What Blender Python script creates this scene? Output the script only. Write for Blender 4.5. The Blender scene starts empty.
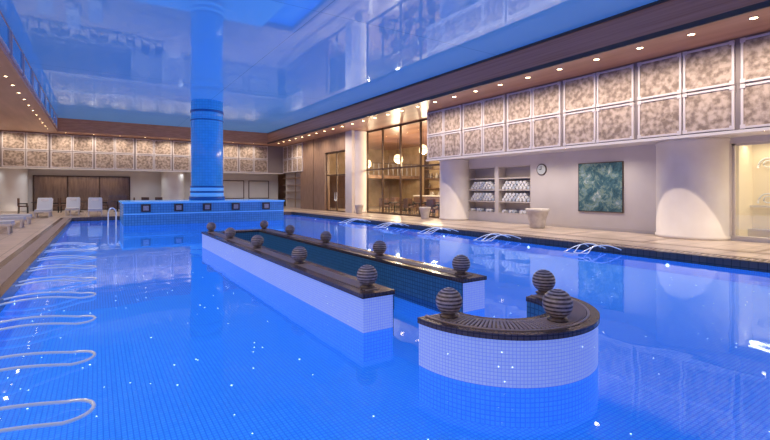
import bpy, math, random
from math import sin, cos, pi, radians
from mathutils import Vector
random.seed(7)
S = bpy.context.scene
S.view_settings.view_transform = 'Standard'
S.view_settings.look = 'None'

# ------------------------------------------------------------------ materials
def newmat(name):
    m = bpy.data.materials.new(name); m.use_nodes = True
    nt = m.node_tree
    return m, nt, nt.nodes['Principled BSDF']
def mat(name, col, rough=.5, metal=0, emis=None, es=0, spec=.5):
    m, nt, b = newmat(name)
    b.inputs['Base Color'].default_value = (*col, 1)
    b.inputs['Roughness'].default_value = rough
    b.inputs['Metallic'].default_value = metal
    b.inputs['Specular IOR Level'].default_value = spec
    if emis:
        b.inputs['Emission Color'].default_value = (*emis, 1)
        b.inputs['Emission Strength'].default_value = es
    return m
def noisemat(name, c1, c2, scale=3, rough=.5, detail=6, stretch=(1,1,1), emis=None, es=0, spec=.5, lo=.35, hi=.65):
    m, nt, b = newmat(name)
    tc = nt.nodes.new('ShaderNodeTexCoord'); mp = nt.nodes.new('ShaderNodeMapping')
    mp.inputs['Scale'].default_value = stretch
    n = nt.nodes.new('ShaderNodeTexNoise'); n.inputs['Scale'].default_value = scale; n.inputs['Detail'].default_value = detail
    r = nt.nodes.new('ShaderNodeValToRGB')
    r.color_ramp.elements[0].position = lo; r.color_ramp.elements[0].color = (*c1, 1)
    r.color_ramp.elements[1].position = hi; r.color_ramp.elements[1].color = (*c2, 1)
    L = nt.links.new
    L(tc.outputs['Object'], mp.inputs['Vector']); L(mp.outputs[0], n.inputs['Vector'])
    L(n.outputs['Fac'], r.inputs['Fac']); L(r.outputs[0], b.inputs['Base Color'])
    b.inputs['Roughness'].default_value = rough
    b.inputs['Specular IOR Level'].default_value = spec
    if emis:
        b.inputs['Emission Color'].default_value = (*emis, 1); b.inputs['Emission Strength'].default_value = es
    return m
def tilemat(name, c1, c2, cm, w, h, mortar, rough=.35, es=0, off=0, ecol=None, spec=.5, nz=None):
    m, nt, b = newmat(name)
    tc = nt.nodes.new('ShaderNodeTexCoord')
    br = nt.nodes.new('ShaderNodeTexBrick')
    br.offset = off; br.squash = 1
    br.inputs['Scale'].default_value = 1
    br.inputs['Brick Width'].default_value = w
    br.inputs['Row Height'].default_value = h
    br.inputs['Mortar Size'].default_value = mortar
    br.inputs['Mortar Smooth'].default_value = .1
    br.inputs['Bias'].default_value = 0
    br.inputs['Color1'].default_value = (*c1, 1); br.inputs['Color2'].default_value = (*c2, 1); br.inputs['Mortar'].default_value = (*cm, 1)
    L = nt.links.new
    L(tc.outputs['UV'], br.inputs['Vector'])
    out = br.outputs['Color']
    if nz:
        n = nt.nodes.new('ShaderNodeTexNoise'); n.inputs['Scale'].default_value = nz; n.inputs['Detail'].default_value = 5
        L(tc.outputs['Object'], n.inputs['Vector'])
        mr = nt.nodes.new('ShaderNodeMapRange'); mr.inputs['From Min'].default_value=.3; mr.inputs['From Max'].default_value=.7
        mr.inputs['To Min'].default_value = .72; mr.inputs['To Max'].default_value = 1.1
        L(n.outputs['Fac'], mr.inputs['Value'])
        mx = nt.nodes.new('ShaderNodeMix'); mx.data_type='RGBA'; mx.blend_type='MULTIPLY'; mx.inputs['Factor'].default_value=1
        L(out, mx.inputs['A']); L(mr.outputs[0], mx.inputs['B']); out = mx.outputs['Result']
    L(out, b.inputs['Base Color'])
    b.inputs['Roughness'].default_value = rough
    b.inputs['Specular IOR Level'].default_value = spec
    if es:
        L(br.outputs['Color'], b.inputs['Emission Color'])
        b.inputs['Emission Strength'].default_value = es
    return m

M = {}
M['pool'] = tilemat('pool_mosaic', (.05,.31,.92), (.038,.27,.86), (.022,.18,.68), .04,.04,.005, rough=.5, es=.49)  # tiles emit blue, standing in for light scattered in the water
M['lilac'] = tilemat('pale_mosaic', (.40,.53,.96), (.36,.49,.94), (.22,.33,.8), .03,.03,.003, rough=.3, es=.36)  # emission painted into the tile in place of uplights on the bench sides
M['island'] = tilemat('blue_mosaic', (.07,.28,.62), (.06,.24,.55), (.03,.14,.38), .12,.12,.008, rough=.25, es=.18)  # slight self-glow brightens the island front; the tiles are no lamp
M['colblue'] = tilemat('column_blue_mosaic', (.035,.26,.74), (.03,.23,.69), (.02,.16,.52), .15,.15,.006, rough=.15, es=.34)  # light on the column put into its tiles and bands as emission
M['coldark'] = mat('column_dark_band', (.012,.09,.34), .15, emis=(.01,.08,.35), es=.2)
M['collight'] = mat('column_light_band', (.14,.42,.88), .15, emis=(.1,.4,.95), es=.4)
M['deck'] = tilemat('deck_stone_tile', (.62,.51,.43), (.54,.44,.37), (.24,.19,.15), .6,.6,.012, rough=.3, nz=1.3)
M['deckdark'] = tilemat('deck_border_tile', (.34,.25,.2), (.28,.2,.16), (.1,.07,.05), .3,.3,.01, rough=.3)
M['coping'] = tilemat('coping_brown_tile', (.15,.105,.09), (.12,.085,.075), (.06,.04,.04), .15,.15,.006, rough=.2)
M['benchtop'] = tilemat('bench_brown_tile', (.13,.095,.085), (.10,.073,.068), (.05,.035,.033), .05,.05,.004, rough=.25)
M['grate'] = mat('grate_bronze', (.5,.41,.38), .45, .1)
M['navy'] = tilemat('navy_basin_tile', (.03,.12,.26), (.04,.15,.32), (.015,.06,.16), .06,.06,.006, rough=.3, es=.2)  # little emission added to lift the dark channel lining
M['balld'] = noisemat('ball_dark_stone', (.08,.058,.053), (.18,.14,.13), 30, .35)
M['balll'] = noisemat('ball_pale_stone', (.42,.35,.32), (.64,.56,.51), 25, .4)
M['wood'] = noisemat('brown_veneer', (.28,.135,.09), (.40,.215,.15), 2.2, .35, stretch=(1,.12,8), emis=(.2,.08,.045), es=.24)  # low warm emission in the veneer replaces ambient light on the bulkheads
M['woodpier'] = noisemat('pier_veneer', (.2,.12,.085), (.31,.2,.145), 3, .35, stretch=(3,3,.5))
M['stone'] = noisemat('panel_stone', (.22,.165,.135), (.52,.42,.355), 7, .6, detail=14, lo=.38, hi=.62)
M['frame'] = mat('panel_frame', (.66,.61,.62), .4)
M['panelback'] = mat('panel_backing', (.28,.24,.24), .6)
M['wall'] = noisemat('plaster_wall', (.66,.60,.56), (.72,.66,.62), .8, .6)
M['white'] = mat('white_stone', (.75,.71,.69), .4)
M['whitecol'] = noisemat('column_plaster', (.76,.70,.65), (.82,.77,.72), 1.5, .65)
M['steel'] = mat('polished_rail', (.8,.85,.92), .22, .25, emis=(.5,.75,1), es=.1)  # pale glow put into the metal to keep the rails bright
M['lamp'] = mat('lamp_disc', (1,.85,.65), .5, emis=(1,.7,.38), es=18)
M['lampring'] = mat('lamp_ring', (.6,.5,.4), .3, .6)
M['star'] = mat('fibre_star', (1,1,1), .5, emis=(.7,.88,1), es=3.2)
M['towel'] = mat('towel_white', (.85,.85,.87), .9)
M['towelb'] = mat('towel_grey', (.55,.6,.68), .9)
M['shelf'] = mat('shelf_beige', (.66,.59,.54), .5)
M['nicheback'] = mat('niche_back', (.56,.49,.45), .6)
M['pot'] = noisemat('pot_glaze', (.5,.45,.42), (.62,.57,.53), 6, .35)
M['soil'] = mat('soil', (.04,.03,.02), .9)
M['black'] = mat('black_metal', (.03,.03,.032), .3, .5)
M['bronze'] = mat('bronze_frame', (.12,.08,.06), .3, .4)
M['cushion'] = mat('cushion_pale', (.55,.6,.7), .8)
M['brownseat'] = mat('seat_brown', (.14,.075,.055), .6)
M['warmwall'] = noisemat('lobby_wall', (.44,.31,.19), (.58,.42,.27), 1.5, .5)
M['cream'] = mat('cream_glow_wall', (.76,.66,.48), .6, emis=(1,.82,.55), es=.2)
M['shade'] = mat('lamp_shade', (.9,.8,.6), .6, emis=(1,.75,.4), es=2.2)
M['lobbyfloor'] = tilemat('lobby_floor', (.42,.30,.2), (.36,.25,.17), (.15,.1,.07), .8,.8,.01, rough=.15)
M['bluepane'] = mat('blue_pane', (.01,.05,.18), .06, emis=(.02,.12,.45), es=.4)
M['clockface'] = mat('clock_face', (.7,.75,.72), .4)

def water():
    m = bpy.data.materials.new('pool_water'); m.use_nodes = True
    nt = m.node_tree; nt.nodes.clear(); N = nt.nodes.new; L = nt.links.new
    o = N('ShaderNodeOutputMaterial'); tr = N('ShaderNodeBsdfTransparent'); gl = N('ShaderNodeBsdfGlossy')
    tr.inputs[0].default_value = (.84,.95,1,1)
    gl.inputs['Roughness'].default_value = .03; gl.inputs['Color'].default_value = (.74,.88,1,1)
    fr = N('ShaderNodeFresnel'); fr.inputs['IOR'].default_value = 1.33
    mx = N('ShaderNodeMixShader'); tc = N('ShaderNodeTexCoord'); n = N('ShaderNodeTexNoise')
    n.inputs['Scale'].default_value = 1.1; n.inputs['Detail'].default_value = 2
    b = N('ShaderNodeBump'); b.inputs['Strength'].default_value = .1; b.inputs['Distance'].default_value = .06
    L(tc.outputs['Object'], n.inputs['Vector']); L(n.outputs['Fac'], b.inputs['Height'])
    L(b.outputs[0], gl.inputs['Normal']); L(b.outputs[0], fr.inputs['Normal'])
    L(fr.outputs[0], mx.inputs[0]); L(tr.outputs[0], mx.inputs[1]); L(gl.outputs[0], mx.inputs[2])
    L(mx.outputs[0], o.inputs[0]); return m
M['water'] = water()
def glass():
    m = bpy.data.materials.new('clear_glass'); m.use_nodes = True
    nt = m.node_tree; nt.nodes.clear(); N = nt.nodes.new; L = nt.links.new
    o = N('ShaderNodeOutputMaterial'); tr = N('ShaderNodeBsdfTransparent'); gl = N('ShaderNodeBsdfGlossy')
    tr.inputs[0].default_value = (.97,.98,.98,1); gl.inputs['Roughness'].default_value = .02
    mx = N('ShaderNodeMixShader'); mx.inputs[0].default_value = .09
    L(tr.outputs[0], mx.inputs[1]); L(gl.outputs[0], mx.inputs[2]); L(mx.outputs[0], o.inputs[0])
    return m
M['glass'] = glass()
def ceilmat():
    m = bpy.data.materials.new('stretch_ceiling'); m.use_nodes = True
    nt = m.node_tree; nt.nodes.clear(); N = nt.nodes.new; L = nt.links.new
    o = N('ShaderNodeOutputMaterial'); df = N('ShaderNodeBsdfDiffuse'); gl = N('ShaderNodeBsdfGlossy')
    gl.inputs['Roughness'].default_value = .035; gl.inputs['Color'].default_value = (.72,.86,1,1)
    tc = N('ShaderNodeTexCoord'); br = N('ShaderNodeTexBrick'); br.offset = 0
    mp = N('ShaderNodeMapping'); mp.inputs['Location'].default_value = (-5.1, -21.5, 0)
    for k, v in (('Scale',1),('Brick Width',7.3),('Row Height',10.5),('Mortar Size',.012),('Mortar Smooth',0),('Bias',0)):
        br.inputs[k].default_value = v
    br.inputs['Color1'].default_value = br.inputs['Color2'].default_value = (.22,.49,.84,1); br.inputs['Mortar'].default_value = (.1,.25,.5,1)
    L(tc.outputs['Object'], mp.inputs[0]); L(mp.outputs[0], br.inputs['Vector']); L(br.outputs['Color'], df.inputs['Color'])
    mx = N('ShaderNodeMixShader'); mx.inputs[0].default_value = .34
    em = N('ShaderNodeEmission'); em.inputs[0].default_value = (.08,.34,.95,1); em.inputs[1].default_value = .19  # added emission lifts the ceiling's blue; no light source behind it
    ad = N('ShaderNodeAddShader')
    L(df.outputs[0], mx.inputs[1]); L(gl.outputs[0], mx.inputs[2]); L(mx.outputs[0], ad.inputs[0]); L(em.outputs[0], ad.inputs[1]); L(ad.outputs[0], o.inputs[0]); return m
M['ceil'] = ceilmat()
def paintmat():
    m, nt, b = newmat('painting_canvas'); N = nt.nodes.new; L = nt.links.new
    tc = N('ShaderNodeTexCoord'); n = N('ShaderNodeTexNoise'); n.inputs['Scale'].default_value = 3.2; n.inputs['Detail'].default_value = 12
    n.inputs['Distortion'].default_value = .6; n.inputs['Roughness'].default_value = .75
    r = N('ShaderNodeValToRGB'); e = r.color_ramp.elements
    e[0].position=.36; e[0].color=(.02,.06,.08,1); e[1].position=.66; e[1].color=(.7,.7,.56,1)
    for p,c in ((.44,(.04,.12,.15,1)),(.5,(.08,.19,.22,1)),(.53,(.28,.35,.22,1)),(.57,(.12,.26,.34,1))):
        x = r.color_ramp.elements.new(p); x.color = c
    L(tc.outputs['Object'], n.inputs['Vector']); L(n.outputs['Fac'], r.inputs[0]); L(r.outputs[0], b.inputs['Base Color'])
    b.inputs['Roughness'].default_value=.5; return m
M['paint'] = paintmat()

# ------------------------------------------------------------------ mesh builder
class MB:
    def __init__(s): s.v=[]; s.f=[]; s.m=[]; s.uv=[]; s.sm=[]; s.mats=[]
    def mi(s, k):
        if k not in s.mats: s.mats.append(k)
        return s.mats.index(k)
    def face(s, pts, k, uv=None, smooth=False):
        i=len(s.v); s.v += [tuple(p) for p in pts]; s.f.append(tuple(range(i,i+len(pts)))); s.m.append(s.mi(k)); s.uv.append(uv); s.sm.append(smooth)
    def box(s, x0,x1,y0,y1,z0,z1,k):
        if x0>x1:x0,x1=x1,x0
        if y0>y1:y0,y1=y1,y0
        i=len(s.v)
        s.v += [(x0,y0,z0),(x1,y0,z0),(x1,y1,z0),(x0,y1,z0),(x0,y0,z1),(x1,y0,z1),(x1,y1,z1),(x0,y1,z1)]
        for q in ((0,3,2,1),(4,5,6,7),(0,1,5,4),(1,2,6,5),(2,3,7,6),(3,0,4,7)):
            s.f.append(tuple(i+a for a in q)); s.m.append(s.mi(k)); s.uv.append(None); s.sm.append(False)
    def obox(s, c, ax, ay, az, k):   # oriented box by half-vectors
        c=Vector(c);ax=Vector(ax);ay=Vector(ay);az=Vector(az); i=len(s.v)
        for sz in (-1,1):
            for sx,sy in ((-1,-1),(1,-1),(1,1),(-1,1)): s.v.append(tuple(c+ax*sx+ay*sy+az*sz))
        for q in ((0,3,2,1),(4,5,6,7),(0,1,5,4),(1,2,6,5),(2,3,7,6),(3,0,4,7)):
            s.f.append(tuple(i+a for a in q)); s.m.append(s.mi(k)); s.uv.append(None); s.sm.append(False)
    def lathe(s, cx,cy,prof,k,seg=40,a0=0,a1=2*pi,smooth=True):
        i=len(s.v); full=abs(a1-a0-2*pi)<1e-6; n=seg if full else seg+1
        for r,z in prof:
            for j in range(n):
                a=a0+(a1-a0)*j/seg; s.v.append((cx+r*cos(a),cy+r*sin(a),z))
        L=0
        for p in range(len(prof)-1):
            kk = k[p] if isinstance(k,list) else k
            dl=math.hypot(prof[p+1][0]-prof[p][0],prof[p+1][1]-prof[p][1])
            R=max(prof[p][0],prof[p+1][0])
            for j in range(seg):
                j2=(j+1)%n if full else j+1
                s.f.append((i+p*n+j,i+p*n+j2,i+(p+1)*n+j2,i+(p+1)*n+j)); s.m.append(s.mi(kk)); s.sm.append(smooth)
                u0=R*(a1-a0)*j/seg; u1=R*(a1-a0)*(j+1)/seg
                s.uv.append(((u0,L),(u1,L),(u1,L+dl),(u0,L+dl)))
            L+=dl
    def tube(s, pts, r, k, seg=8):
        pts=[Vector(p) for p in pts]; i=len(s.v); n=len(pts)
        for a,p in enumerate(pts):
            t=(pts[min(a+1,n-1)]-pts[max(a-1,0)]).normalized()
            up=Vector((0,0,1)) if abs(t.z)<.95 else Vector((1,0,0))
            u=t.cross(up).normalized(); w=u.cross(t)
            for j in range(seg):
                q=p+u*r*cos(2*pi*j/seg)+w*r*sin(2*pi*j/seg); s.v.append(tuple(q))
        for a in range(n-1):
            for j in range(seg):
                j2=(j+1)%seg
                s.f.append((i+a*seg+j,i+a*seg+j2,i+(a+1)*seg+j2,i+(a+1)*seg+j)); s.m.append(s.mi(k)); s.uv.append(None); s.sm.append(True)
        s.f.append(tuple(i+j for j in range(seg))); s.m.append(s.mi(k)); s.uv.append(None); s.sm.append(False)
        s.f.append(tuple(i+(n-1)*seg+j for j in reversed(range(seg)))); s.m.append(s.mi(k)); s.uv.append(None); s.sm.append(False)
    def build(s, name, org=(0,0,0), rotz=0, at=None):
        me=bpy.data.meshes.new(name)
        me.from_pydata([(a-org[0],b-org[1],c-org[2]) for a,b,c in s.v],[],s.f); 
        for k in s.mats: me.materials.append(M[k])
        ul=me.uv_layers.new(name='UVMap')
        for p in me.polygons:
            p.material_index=s.m[p.index]; p.use_smooth=s.sm[p.index]
            u=s.uv[p.index]; nn=p.normal
            for q,li in enumerate(p.loop_indices):
                if u: ul.data[li].uv=u[q]
                else:
                    c=s.v[s.f[p.index][q]]
                    if abs(nn.z)>=max(abs(nn.x),abs(nn.y)): w=(c[0],c[1])
                    elif abs(nn.x)>abs(nn.y): w=(c[1],c[2])
                    else: w=(c[0],c[2])
                    ul.data[li].uv=w
        me.update()
        o=bpy.data.objects.new(name,me); o.location=at if at else org; o.rotation_euler[2]=rotz
        S.collection.objects.link(o); return o
def simplebox(name,*a):
    b=MB(); b.box(*a); return b.build(name)

DZ=.15; PT=3.17; PU=5.6; CZ=6.5
XL,XR=-1.1,11.3; Y0,Y1=.5,29.0
# ------------------------------------------------------------------ shell
b=MB()
b.box(-7,24,Y1+.5,42,-.05,DZ,'deck')
b.box(-7,24,-4,Y0-.4,-.05,DZ,'deck')
b.box(-7,XL-.55,Y0-.4,Y1+.5,-.05,DZ,'deck')
b.box(XR+.5,15.7,Y0-.4,Y1+.5,-.05,DZ,'deck')
b.box(15.7,24,Y0-.4,Y1+.5,-.05,DZ,'lobbyfloor')
b.box(XR+1.5,XR+1.75,-4,33,DZ,DZ+.003,'deckdark')
b.box(XR+.5,XR+.62,0,Y1,DZ,DZ+.003,'deckdark')
b.box(XL-1.9,XL-1.65,-4,33,DZ,DZ+.003,'deckdark')
for i in range(14):
    y=1.2+i*2.58
    b.box(XR+1.75,14.6,y,y+.12,DZ,DZ+.003,'deckdark')
b.build('floor')
b=MB()
b.box(XL-.55,XL,Y0-.4,Y1+.5,-.05,DZ,'coping')
b.box(XR,XR+.5,Y0-.4,Y1+.5,-.05,DZ,'coping')
b.box(XL,XR,Y1,Y1+.5,-.05,DZ,'coping')
b.box(XL,XR,Y0-.4,Y0,-.05,DZ,'coping')
for i in range(230):
    y=Y0+.1+i*.124
    b.box(XR+.12,XR+.36,y,y+.05,DZ,DZ+.006,'grate')
    b.box(XL-.4,XL-.14,y,y+.05,DZ,DZ+.006,'grate')
b.build('pool_coping')
b=MB(); D=-.32
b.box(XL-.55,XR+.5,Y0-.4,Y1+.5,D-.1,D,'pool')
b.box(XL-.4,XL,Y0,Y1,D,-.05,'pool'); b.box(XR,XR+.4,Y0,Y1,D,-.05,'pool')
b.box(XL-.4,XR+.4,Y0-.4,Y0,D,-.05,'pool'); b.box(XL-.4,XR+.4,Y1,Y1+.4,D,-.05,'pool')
basin=b.build('pool_basin')
b=MB(); b.face([(XL,Y0,0),(XR,Y0,0),(XR,Y1,0),(XL,Y1,0)],'water'); b.build('pool_water')
b=MB()
for i in range(560):
    x=random.uniform(XL+.3,XR-.3); y=Y0+.6+(random.random()**1.2)*22
    if 2.3<x<4.6 and 2<y<13.5: continue
    r=random.uniform(.004,.008)*(1+y*.06)
    b.face([(x+r*cos(a*pi/4),y+r*sin(a*pi/4),D+.006) for a in range(8)],'star')
def uwlamp(x,y,nx):
    pts=[(x,y+.04*cos(a*pi/8),-.16+.04*sin(a*pi/8)) for a in range(16)]
    b.face(pts if nx>0 else pts[::-1],'star')
for y in (5,9,13,17,21,25): uwlamp(XL+.01,y,1); uwlamp(XR-.01,y,-1)
for i in range(22):
    y=random.uniform(4.5,12.8); z=random.uniform(.05,.33); r=.004
    b.face([(2.494,y+r*cos(a*pi/3),z+r*sin(a*pi/3)) for a in range(6)],'star')
for i in range(16):
    a_=random.uniform(pi+.1,2*pi-.5); z=random.uniform(.05,.33); R=.956; r=.0045
    cx_,cy__=3.42+R*cos(a_),3.14+R*sin(a_)
    b.face([(cx_-sin(a_)*r*cos(a*pi/3),cy__+cos(a_)*r*cos(a*pi/3),z+r*sin(a*pi/3)) for a in range(6)],'star')
st=b.build('fibre_optic_star_lights'); st.parent=basin

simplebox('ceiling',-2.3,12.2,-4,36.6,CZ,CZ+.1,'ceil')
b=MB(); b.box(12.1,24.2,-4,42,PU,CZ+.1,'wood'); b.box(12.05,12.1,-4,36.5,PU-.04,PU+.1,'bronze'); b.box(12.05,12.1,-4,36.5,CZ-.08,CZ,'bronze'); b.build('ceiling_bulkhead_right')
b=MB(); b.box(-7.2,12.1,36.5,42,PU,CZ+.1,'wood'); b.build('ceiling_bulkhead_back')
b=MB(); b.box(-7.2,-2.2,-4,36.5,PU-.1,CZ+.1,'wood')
y=-3.5
while y<35:
    b.box(-2.2,-2.17,y,y+2.1,PU+.12,CZ-.15,'bluepane')
    b.box(-2.2,-2.14,y-.06,y,PU+.05,CZ-.08,'frame'); b.box(-2.2,-2.14,y+2.1,y+2.16,PU+.05,CZ-.08,'frame')
    b.box(-2.2,-2.14,y,y+2.1,PU+.06,PU+.12,'frame')
    y+=2.6
b.build('ceiling_bulkhead_left')
simplebox('wall_left',-7.2,-7,-4,42,0,CZ,'wall')
simplebox('wall_front',-7.2,24.2,-4.2,-4,0,CZ+.1,'wall')
X=15.6
b=MB()
for (a,c,z0,z1) in ((-4,1.3,DZ,PT),(5.2,12.3,DZ,PT),(16.2,17.4,DZ,PT),(12.3,16.2,DZ,.55),(12.3,16.2,2.75,PT),(1.3,5.2,3.0,PT),(1.3,5.2,DZ,.28)):
    b.box(X,X+.3,a,c,z0,z1,'wall')
b.box(X-.02,X,5.2,12.3,DZ,DZ+.12,'shelf')
b.build('wall_right')
b=MB()
b.box(14,14.3,-4,17.4,PT,PU,'panelback'); b.box(14.3,15.9,-4,17.4,PT,PT+.1,'white')
b.box(13.93,14.0,-4,17.42,PT-.06,PT+.02,'white')
b.build('wall_right_upper')
b=MB(); b.box(15.9,24,17.3,17.4,DZ,PU,'warmwall'); b.box(14.3,15.9,17.3,17.4,PT,PU,'warmwall')
b.box(24,24.2,-4,42,0,PU,'warmwall'); b.box(14.3,24,35.9,36,DZ,PU,'warmwall'); b.build('wall_lobby')
b=MB()
b.box(14,14.4,25.3,26.2,DZ,PU,'wall')
b.box(14,14.4,26.2,29.4,4.4,PU,'woodpier')
b.box(14,14.4,29.4,33.5,DZ,PU,'woodpier')
b.box(14,14.4,33.5,38.3,PT,PU,'panelback')
b.box(14,14.4,33.5,34,DZ,PT,'woodpier'); b.box(14.35,14.6,34,38.3,DZ,PT,'nicheback')
for yy in (31.4,): b.box(13.98,14,yy,yy+.03,DZ,PU,'bronze')
for z in (.9,1.5,2.1,2.7): b.box(14.0,14.35,34,38,z,z+.05,'woodpier')
b.build('wall_right_far')
b=MB(); b.box(-7,14,38,38.3,PT,PU,'panelback'); b.box(-7,14,38.3,40.6,PT,PT+.1,'white')
b.box(-7,14,37.93,38,PT-.06,PT+.02,'white'); b.build('wall_back_upper')
b=MB()
b.box(-7,-3.9,40.5,40.7,DZ,PT,'wall'); b.box(2.2,14.4,40.5,40.7,DZ,PT,'wall'); b.box(-3.9,2.2,40.5,40.7,2.75,PT,'wall')
b.box(-7,24.2,42,42.2,0,CZ,'warmwall')
b.box(-3.9,2.2,41.6,41.7,DZ,2.75,'woodpier')
for x in (7,9.3,11.6): 
    b.box(x,x+1.9,40.44,40.5,.9,.96,'bronze'); b.box(x,x+1.9,40.44,40.5,2.5,2.56,'bronze'); b.box(x,x+.06,40.44,40.5,.96,2.5,'bronze'); b.box(x+1.84,x+1.9,40.44,40.5,.96,2.5,'bronze')
b.build('wall_back')
b=MB()
for x in (-3.9,-1.9,.1,2.1): b.box(x,x+.1,40.4,40.5,DZ,2.75,'bronze')
b.box(-3.9,2.2,40.4,40.5,2.68,2.75,'bronze'); b.box(-3.9,2.2,40.4,40.5,DZ,DZ+.08,'bronze')
b.face([(-3.8,40.45,DZ+.08),(2.1,40.45,DZ+.08),(2.1,40.45,2.68),(-3.8,40.45,2.68)],'glass')
b.build('window_1')

# ------------------------------------------------------------------ decorative panels
def panel(side, u0, w, fixed):
    b=MB()
    def bx(a0,a1,z0,z1,d0,d1,k):
        if side=='r': b.box(fixed-d1,fixed-d0,a0,a1,z0,z1,k)
        else: b.box(a0,a1,fixed-d1,fixed-d0,z0,z1,k)
    z0=PT+.05; z1=PU-.06; f=.055; g=.05
    cw=(w-g)/2; ch=(z1-z0-g)/2
    for i in range(2):
        for j in range(2):
            a=u0+i*(cw+g); z=z0+j*(ch+g)
            bx(a+f,a+cw-f,z+f,z+ch-f,0,.035,'stone')
            bx(a,a+cw,z,z+f,0,.06,'frame'); bx(a,a+cw,z+ch-f,z+ch,0,.06,'frame')
            bx(a,a+f,z+f,z+ch-f,0,.06,'frame'); bx(a+cw-f,a+cw,z+f,z+ch-f,0,.06,'frame')
            for p in (a-.01,a+cw-.1):
                for q in (z-.01,z+ch-.1): bx(p,p+.11,q,q+.11,.06,.075,'frame')
    b.build('decorative_wall_panel')
y=17.36-2.47
while y>-4:
    panel('r',y,2.44,14.0); y-=2.58
x=-5.25
for i in range(8):
    if x+2.44<14: panel('b',x,2.44,38.0)
    x+=2.56
panel('r',33.5,2.15,14.0); panel('r',35.75,2.15,14.0)

# ------------------------------------------------------------------ downlights
fx=MB(); 
def spot(x,y,z,e,ang=100,col=(1,.81,.62),tilt=(0,0),r=.05):
    l=bpy.data.lights.new('downlight_beam','SPOT'); l.energy=e; l.color=col; l.spot_size=radians(ang); l.spot_blend=.8; l.shadow_soft_size=r
    o=bpy.data.objects.new('downlight_beam',l); o.location=(x,y,z); o.rotation_euler=(tilt[1],tilt[0],0); S.collection.objects.link(o); return o
def fixture(x,y,z,r=.055):
    fx.lathe(x,y,[(r+.03,z),(r+.03,z-.012),(r,z-.014)],'lampring',16)
    fx.face([(x+r*cos(-a*pi/6),y+r*sin(-a*pi/6),z-.008) for a in range(12)],'lamp')
y=3.78-1.27*5; n=0
while y<36.3:
    fixture(12.67,y,PU,.08)
    if y<17.5: spot(12.67,y,PU-.06,150,155,tilt=(radians(-12),0))
    elif n%2: spot(12.67,y,PU-.06,270,155,tilt=(radians(-10),0))
    y+=1.27; n+=1
y=-3; n=0
while y<36:
    fixture(-2.6,y,PU-.1,.05)
    if n%2: spot(-2.6,y,PU-.16,230,150)
    y+=1.5; n+=1
x=-5; n=0
while x<12:
    fixture(x,37.1,PU,.05)
    spot(x,37.1,PU-.06,105,150,tilt=(0,radians(14))); x+=1.6
for y in (-2,-.4,1.2,2.8,4.1,8.4,9.9,11.4,12.9,14.4):
    fixture(14.45,y,PT,.04); spot(14.45,y,PT-.05,50 if y==4.1 else 85,150,col=(1,.87,.73))
x=-6
while x<14:
    fixture(x,38.7,PT,.04); spot(x,38.7,PT-.05,48,150,col=(.8,.9,1)); x+=2.4
fx.build('recessed_downlights')

# ------------------------------------------------------------------ columns
def roundcol(name,cx,cy,r,z0,z1,k='whitecol'):
    b=MB(); b.lathe(cx,cy,[(0,z0),(r+.03,z0),(r+.03,z0+.1),(r,z0+.12),(r,z1-.1),(r+.02,z1-.09),(r+.02,z1),(0,z1)],k,56); b.build(name,(cx,cy,z0))
roundcol('round_column',15.65,6.2,.98,DZ,PT)
roundcol('round_column',15.25,16.75,.75,DZ,PT)
roundcol('round_column',14.7,25.6,.55,DZ,PU)
roundcol('round_column',5.2,39.6,.85,DZ,PT)
roundcol('round_column',-4.95,39.6,.85,DZ,PT)
cx,cy,r=5.05,25.5,.82
prof=[(0,1.1)];ks=[]
def seg(rr,z,k): prof.append((rr,z)); ks.append(k)
seg(r+.1,1.1,'coldark'); seg(r+.1,1.3,'coldark'); seg(r+.03,1.32,'collight'); seg(r+.03,1.5,'collight'); seg(r+.05,1.5,'coldark'); seg(r+.05,1.6,'coldark')
seg(r+.03,1.6,'collight'); seg(r+.03,1.78,'collight'); seg(r+.05,1.78,'coldark'); seg(r+.05,1.88,'coldark'); seg(r,1.9,'colblue')
seg(r,5.4,'colblue'); seg(r+.03,5.4,'coldark'); seg(r+.03,5.46,'coldark'); seg(r,5.47,'colblue'); seg(r,5.85,'colblue'); seg(r+.04,5.85,'coldark'); seg(r+.04,5.97,'coldark')
seg(r,5.98,'colblue'); seg(r,6.5,'colblue'); seg(0,6.5,'colblue')
b=MB(); b.lathe(cx,cy,prof,ks,64); b.build('blue_mosaic_column',(cx,cy,1.1))

# ------------------------------------------------------------------ island bar
b=MB()
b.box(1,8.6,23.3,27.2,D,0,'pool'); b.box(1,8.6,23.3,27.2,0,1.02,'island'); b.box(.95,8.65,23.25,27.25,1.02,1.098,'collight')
for x in (1.9,3.3,4.6,6.0,7.6):
    b.box(x-.2,x+.2,23.2,23.3,.62,.98,'benchtop')
    b.obox((x,23.18,.8),(.11,0,.0),(0,.03,0),(0,0,.11),'balll')
b.box(1,8.6,23.26,23.3,.5,.55,'collight')
b.build('pool_island_bar')
# ------------------------------------------------------------------ spa bench (U) + curved cap
T=.44; A0,A1,B0,B1=2.5,2.9,4.02,4.42; YS,YE=4.25,13.3
def block(b,x0,x1,y0,y1):
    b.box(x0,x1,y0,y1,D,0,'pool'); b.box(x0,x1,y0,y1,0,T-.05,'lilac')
b=MB()
block(b,A0,A1,YS,YE); block(b,B0,B1,YS,YE); block(b,A1,B0,YE-.4,YE)
o=.02
b.box(A0-o,A1+o,YS-o,YE+o,T-.05,T,'benchtop'); b.box(B0-o,B1+o,YS-o,YE+o,T-.05,T,'benchtop'); b.box(A1+o,B0-o,YE-.42,YE+o,T-.05,T,'benchtop')
b.box(A1,A1+.012,YS,YE-.4,-.1,T-.05,'navy'); b.box(B0-.012,B0,YS,YE-.4,-.1,T-.05,'navy'); b.box(A1,B0,YE-.41,YE-.4,-.1,T-.05,'navy')
b.box(A1,B0,YS+1.6,YE-.4,D,-.06,'navy')
y=YS+.12
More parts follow.
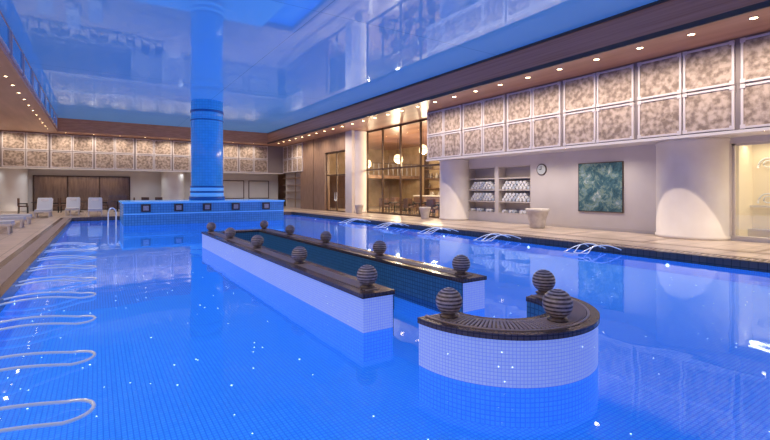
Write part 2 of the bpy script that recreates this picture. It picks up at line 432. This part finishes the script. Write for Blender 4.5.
while y<YE-.1:
    for (p,q) in ((A0,A1),(B0,B1)): b.box(p+.11,q-.11,y,y+.03,T,T+.008,'grate')
    y+=.06
b.build('spa_bench')
CX,CY,RO,RI=3.42,3.14,.95,.53
b=MB(); a0,a1=pi-.06,2*pi+.06
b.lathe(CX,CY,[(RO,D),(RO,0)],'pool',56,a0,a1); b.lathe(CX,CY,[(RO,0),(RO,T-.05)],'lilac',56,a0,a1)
b.lathe(CX,CY,[(RO,T-.05),(RO+.015,T-.05),(RO+.015,T),(RI-.015,T),(RI-.015,T-.05),(RI,T-.05)],'benchtop',56,a0,a1,False)
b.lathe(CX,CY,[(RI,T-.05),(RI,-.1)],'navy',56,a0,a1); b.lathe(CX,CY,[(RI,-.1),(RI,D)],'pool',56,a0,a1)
for a in (a0,a1):
    c,s_=cos(a),sin(a)
    for z0,z1,k in ((D,0,'pool'),(0,T,'lilac')):
        b.face([(CX+RI*c,CY+RI*s_,z0),(CX+RO*c,CY+RO*s_,z0),(CX+RO*c,CY+RO*s_,z1),(CX+RI*c,CY+RI*s_,z1)],k)
n=70
for i in range(n):
    a=a0+.06+(a1-a0-.12)*i/(n-1); c,s_=cos(a),sin(a); R=(RO+RI)/2
    b.obox((CX+R*c,CY+R*s_,T+.005),(c*.11,s_*.11,0),(-s_*.009,c*.009,0),(0,0,.005),'grate')
for R in (RI+.08,RO-.08):
    b.lathe(CX,CY,[(R-.012,T),(R-.012,T+.008),(R+.012,T+.008),(R+.012,T)],'grate',56,a0,a1,False)
b.build('curved_spa_bench')
def ball(x,y,R=.125):
    z=T+.01; cz=z+.02+R*.97
    b=MB(); b.lathe(x,y,[(0,z),(R*.7,z),(R*.7,z+.015),(R*.5,z+.025),(R*.45,z+.045),(0,z+.045)],'balld',24)
    prof=[];ks=[];N=44
    for i in range(N+1):
        t=-pi/2+pi*i/N; band=(i//2)%2
        rr=R*(1.0 if band else .99); prof.append((max(rr*cos(t),0),cz+rr*sin(t))); 
        if i<N: ks.append('balll' if band else 'balld')
    b.lathe(x,y,prof,ks,32); b.build('striped_stone_ball',(x,y,z))
for y in (4.5,6.6,8.8,10.95,13.08):
    ball(2.7,y); ball(4.22,y)
ball(2.70,3.04,.122); ball(3.43,2.42,.13); ball(4.2,3.14)

# ------------------------------------------------------------------ air-bubble lounger rails
def hairpin(x0,x1,y,w,hump,name,lift=.05,skew=0,rad=.02):
    pts=[]; sg=1 if x1>x0 else -1; L=abs(x1-x0)-w/2
    for i in range(13):
        t=i/12; pts.append((x0+sg*L*t, y+skew*t, DZ-.07+ hump*sin(pi*t)-(DZ-.07-lift)*t))
    for i in range(1,12):
        a=-pi/2+pi*i/12; pts.append((x0+sg*(L+w/2*cos(a)), y+skew+w/2+w/2*sin(a), lift))
    for i in range(13):
        t=1-i/12; pts.append((x0+sg*L*t, y+w+skew*t, DZ-.07+ hump*sin(pi*t)-(DZ-.07-lift)*t))
    b=MB(); b.tube(pts,rad,'steel'); b.build(name,(x0,y,lift))
for y in (3.55,4.75,6.2,7.7,9.1,10.6,12.1,13.6,15.2):
    hairpin(XL+.002,-.02,y,.36,.05,'submerged_lounger_rail',.03,.12,.014)
for y in (6.1,9.3,12.2,15.3,18.5):
    hairpin(XR-.002,XR-1.45,y,.42,.16,'submerged_lounger_rail',.05,.35,.013)
    hairpin(XR-.002,XR-1.25,y+.55,.36,.12,'submerged_lounger_rail',.05,-.3,.013)
b=MB()
for (x,y) in ((.7,22.5),(.7,23.1)):
    pts=[(x,y,D),(x,y,.6)]+[(x-.15+.15*cos(a*pi/10),y,.6+.25*sin(a*pi/10)) for a in range(1,10)]+[(x-.3,y,.6),(x-.3,y,D)]
    b.tube(pts,.02,'steel')
b.build('pool_handrail')

# ------------------------------------------------------------------ right wall dressing
b=MB(); b.box(X-.05,X-.004,8.33,10.06,.82,2.66,'bronze'); b.box(X-.06,X-.05,8.36,10.03,.85,2.63,'paint'); b.build('framed_painting',(X,9.2,1.7))
b=MB(); cy_,cz_=11.75,2.5
def disc_x(b,x,cy,cz,r,k,x2=None):
    n=28; 
    ring=[(cy+r*cos(2*pi*i/n),cz+r*sin(2*pi*i/n)) for i in range(n)]
    b.face([(x,p,q) for p,q in ring][::-1],k)
    for i in range(n):
        p,q=ring[i],ring[(i+1)%n]; b.face([(x,*p),(x,*q),(x2,*q),(x2,*p)],k)
disc_x(b,X-.04,cy_,cz_,.24,'bronze',X-.004); disc_x(b,X-.05,cy_,cz_,.205,'clockface',X-.04)
b.box(X-.06,X-.05,cy_-.01,cy_+.01,cz_,cz_+.14,'black'); b.box(X-.06,X-.05,cy_,cy_+.1,cz_-.01,cz_+.01,'black')
b.build('wall_clock',(X,cy_,cz_))
for (p,q) in ((12.3,14.18),(14.32,16.2)):
    b=MB(); b.box(X+.5,X+.55,p,q,.55,2.75,'nicheback'); b.box(X,X+.5,p,p+.05,.55,2.75,'shelf'); b.box(X,X+.5,q-.05,q,.55,2.75,'shelf')
    for z in (.55,1.08,1.62,2.16,2.7): b.box(X-.01,X+.5,p+.05,q-.05,z,z+.05,'shelf')
    b.build('towel_shelf',(X,p,.55))
    t=MB()
    for z,rows in ((1.67,3),(1.13,3),(.6,1)):
        for rw in range(rows):
            n=8-rw
            for i in range(n):
                cyy=p+.2+rw*.1+i*.2; czz=z+.075+rw*.12
                if z<.7 and i%3==0: continue
                rr=.07; k='towel' if (i+rw)%4 else 'towelb'; m=12
                ring=[(cyy+rr*cos(2*pi*a/m),czz+rr*sin(2*pi*a/m)) for a in range(m)]
                t.face([(X+.05,u,v) for u,v in ring][::-1],k)
                for a in range(m):
                    g,h=ring[a],ring[(a+1)%m]; t.face([(X+.05,*g),(X+.05,*h),(X+.42,*h),(X+.42,*g)],k,None,True)
    t.build('rolled_towel_pile',(X+.2,p,.6))
b=MB(); b.box(X,X+.5,14.18,14.32,.55,2.75,'wall'); b.build('trim_1')
def pot(x,y,h,r):
    z=DZ; b=MB()
    b.lathe(x,y,[(0,z),(r*.62,z),(r*.66,z+.04),(r*.75,z+h*.4),(r*.95,z+h*.82),(r,z+h*.86),(r*1.02,z+h),(r*.9,z+h),(r*.86,z+h*.88),(0,z+h*.88)],
            ['pot']*8+['soil'],32)
    b.build('large_planter_pot',(x,y,z))
pot(14.45,11.1,.76,.44); pot(14.2,17.85,.62,.3); pot(13.75,23.9,.6,.28)
b=MB(); b.box(17.0,17.1,.8,5.2,DZ,3.05,'cream'); b.box(15.92,17,.8,.9,DZ,3.05,'cream'); b.box(15.92,17.0,5.1,5.2,DZ,3.05,'cream'); b.box(15.92,17.1,.8,5.2,3.05,3.1,'white')
b.box(16.6,17,.9,5.1,DZ,.45,'white'); b.box(16.75,17,.9,5.1,1.1,1.16,'white')
for zc in (1.22,2.3):
    y=.95
    while y<4.7:
        b.tube([(16.93,y+.25+.25*cos(pi*i/10),zc+.3*sin(pi*i/10)) for i in range(11)],.028,'towel',6)
        b.tube([(16.93,y+.25+.11*cos(2*pi*i/12),zc+.12+.1*sin(2*pi*i/12)) for i in range(13)],.022,'towel',6)
        y+=.5
b.build('lit_relief_alcove')
b=MB()
for y in (1.3,5.13): b.box(X+.1,X+.17,y,y+.07,.28,3.0,'shelf')
b.box(X+.1,X+.17,1.3,5.2,2.93,3.0,'shelf'); b.face([(X+.13,1.37,.28),(X+.13,5.13,.28),(X+.13,5.13,2.93),(X+.13,1.37,2.93)],'glass'); b.build('window_2')

# ------------------------------------------------------------------ lobby glazing and furniture
b=MB(); GX=15.1
for y in (17.45,19.4,21.35,23.3,25.2): b.box(GX,GX+.1,y-.05,y+.05,DZ,PU,'bronze')
for z in (DZ,2.95,PU-.12): b.box(GX,GX+.1,17.45,25.2,z,z+.1,'bronze')
b.face([(GX+.05,17.45,DZ+.1),(GX+.05,25.2,DZ+.1),(GX+.05,25.2,PU-.12),(GX+.05,17.45,PU-.12)],'glass'); b.build('window_3')
b=MB()
for y in (26.2,27.75,29.3): b.box(14.15,14.25,y,y+.1,DZ,4.4,'bronze')
for z in (DZ,2.7,4.3): b.box(14.15,14.25,26.3,29.3,z,z+.08,'bronze')
b.face([(14.2,26.3,DZ+.08),(14.2,29.3,DZ+.08),(14.2,29.3,4.3),(14.2,26.3,4.3)],'glass'); b.tube([(14.1,27.65,.9),(14.1,27.65,1.5)],.02,'steel'); b.tube([(14.1,27.95,.9),(14.1,27.95,1.5)],.02,'steel')
b.build('door_1')
def chair(x,y,rot,k='brownseat'):
    b=MB()
    b.box(-.25,.25,-.25,.25,.42,.5,k); b.box(-.25,.25,.2,.27,.5,.98,k); b.box(-.27,-.22,-.2,.25,.6,.66,'black'); b.box(.22,.27,-.2,.25,.6,.66,'black')
    for sx in (-.22,.22):
        for sy in (-.22,.22): b.tube([(sx*1.05,sy*1.05,0),(sx,sy,.42)],.022,'black')
        b.tube([(sx*1.1,-.18,.45),(sx*1.1,-.18,.62)],.02,'black')
    b.build('armchair',(0,0,0),rot,(x,y,DZ))
def table(x,y,h=.72,r=.42):
    b=MB(); b.lathe(0,0,[(0,0),(.25,0),(.25,.03),(.04,.06),(.04,h-.04),(r,h-.03),(r,h),(0,h)],'black',28); b.build('round_table',(0,0,0),0,(x,y,DZ))
for (x,y) in ((16.5,19),(16.6,21.4),(16.4,23.8),(18.8,20.5),(18.9,23.2),(18.8,26)):
    table(x,y); chair(x-.8,y,pi/2); chair(x+.8,y,-pi/2); chair(x,y+.85,0)
for i,(x,y,z) in enumerate(((16.6,19.8,3.9),(17.6,22.3,4.2),(17.3,24.6,3.7),(19.6,23.6,4.1),(19.2,27.5,4.0),(17.2,28.6,3.6))):
    b=MB(); b.tube([(x,y,PU),(x,y,z+.4)],.012,'black'); b.lathe(x,y,[(.05,z+.4),(.2,z+.32),(.28,z+.1),(.25,z-.1),(.12,z-.2),(0,z-.22)],'shade',24); b.lathe(x,y,[(.29,z+.11),(.3,z+.1),(.29,z+.08)],'bronze',24)
    b.build('pendant_lamp',(x,y,PU))
    l=bpy.data.lights.new('pendant_glow','POINT'); l.energy=290; l.color=(1,.8,.52); l.shadow_soft_size=.2
    o_=bpy.data.objects.new('pendant_glow',l); o_.location=(x,y,z-.5); S.collection.objects.link(o_)
b=MB(); b.box(20.5,21.3,20,27,DZ,1.2,'woodpier'); b.box(20.4,21.4,19.9,27.1,1.2,1.27,'white'); b.build('reception_counter')
b=MB()
for y in (19.5,22,24.5,27,29.5): b.box(23.5,23.9,y,y+.15,DZ,4.6,'bronze')
for z in (1,1.8,2.6,3.4,4.2): b.box(23.5,23.9,19.5,29.6,z,z+.06,'woodpier')
for i in range(60):
    y=random.uniform(19.8,29.4); z=random.choice((1,1.8,2.6,3.4))+.06
    b.lathe(23.65,y,[(0,z),(.1,z),(.13,z+.2),(.05,z+.35),(.04,z+.45)],random.choice(['shade','balld','towel','pot']),10)
b.build('display_shelving')
b=MB(); z=2.9
b.box(17,23.9,30.5,35.8,z-.25,z,'woodpier'); 
for i in range(15): b.tube([(17.05+i*.48,30.55,z),(17.05+i*.48,30.55,z+1)],.015,'steel',6)
b.tube([(17,30.55,z+1),(23.9,30.55,z+1)],.03,'bronze'); b.box(16.9,17,30.5,35.8,DZ,z,'woodpier'); b.build('mezzanine_balcony')

# ------------------------------------------------------------------ loungers
def lounger(x,y,rot):
    b=MB()
    b.box(-.36,.36,-1.0,.35,.28,.34,'white'); b.box(-.33,.33,-.98,.33,.34,.43,'cushion')
    b.obox((0,.62,.66),(.36,0,0),(0,.26,.33),(0,-.024,.019),'white'); b.obox((0,.575,.71),(.33,0,0),(0,.25,.32),(0,-.04,.032),'cushion')
    for sx in (-.31,.31):
        for sy in (-.9,.25): b.box(sx-.03,sx+.03,sy-.03,sy+.03,0,.28,'white')
        b.tube([(sx,.25,.3),(sx,.75,0)],.02,'steel')
    b.box(-.18,.18,.62,.68,.86,1.0,'towel')
    b.build('chaise_lounger',(0,0,0),rot,(x,y,DZ))
for (x,y,r_) in ((-2.5,31,.0),(-.1,30.9,0),(-3.4,22.5,pi/2),(-3.4,24.6,pi/2),(-3.4,19.6,pi/2),(-1.25,33,.0)): lounger(x,y,r_)
b=MB(); b.lathe(-1.3,31.2,[(0,DZ),(.2,DZ),(.03,DZ+.04),(.03,DZ+.42),(.25,DZ+.43),(.25,DZ+.46),(0,DZ+.46)],'white',20); b.build('side_table',(-1.3,31.2,DZ))
for x in (-3.2,-1.0,1.2): table(x,36.5); chair(x-.8,36.5,pi/2); chair(x+.8,36.5,-pi/2); 
chair(3,37,0); chair(3.9,37,0)
l=bpy.data.lights.new('lounge_downlight','AREA'); l.energy=22; l.color=(1,.82,.68); l.shape='RECTANGLE'; l.size=5.5; l.size_y=.3
o_=bpy.data.objects.new('lounge_downlight',l); o_.location=(-.85,41.1,2.7); S.collection.objects.link(o_)
l=bpy.data.lights.new('alcove_glow','AREA'); l.energy=45; l.color=(1,.87,.62); l.shape='RECTANGLE'; l.size=.3; l.size_y=4
o_=bpy.data.objects.new('alcove_glow',l); o_.location=(16.4,3.0,3.0); S.collection.objects.link(o_)

w=bpy.data.worlds.new('World'); S.world=w; w.use_nodes=True
w.node_tree.nodes['Background'].inputs[0].default_value=(.1,.2,.5,1); w.node_tree.nodes['Background'].inputs[1].default_value=.3
c=bpy.data.cameras.new('camera'); c.sensor_width=36; c.lens=20.48; c.shift_y=-29/770; c.clip_end=200
co=bpy.data.objects.new('camera',c); co.location=(0,0,1.6); co.rotation_euler=(pi/2,0,radians(-33.3)); S.collection.objects.link(co); S.camera=co
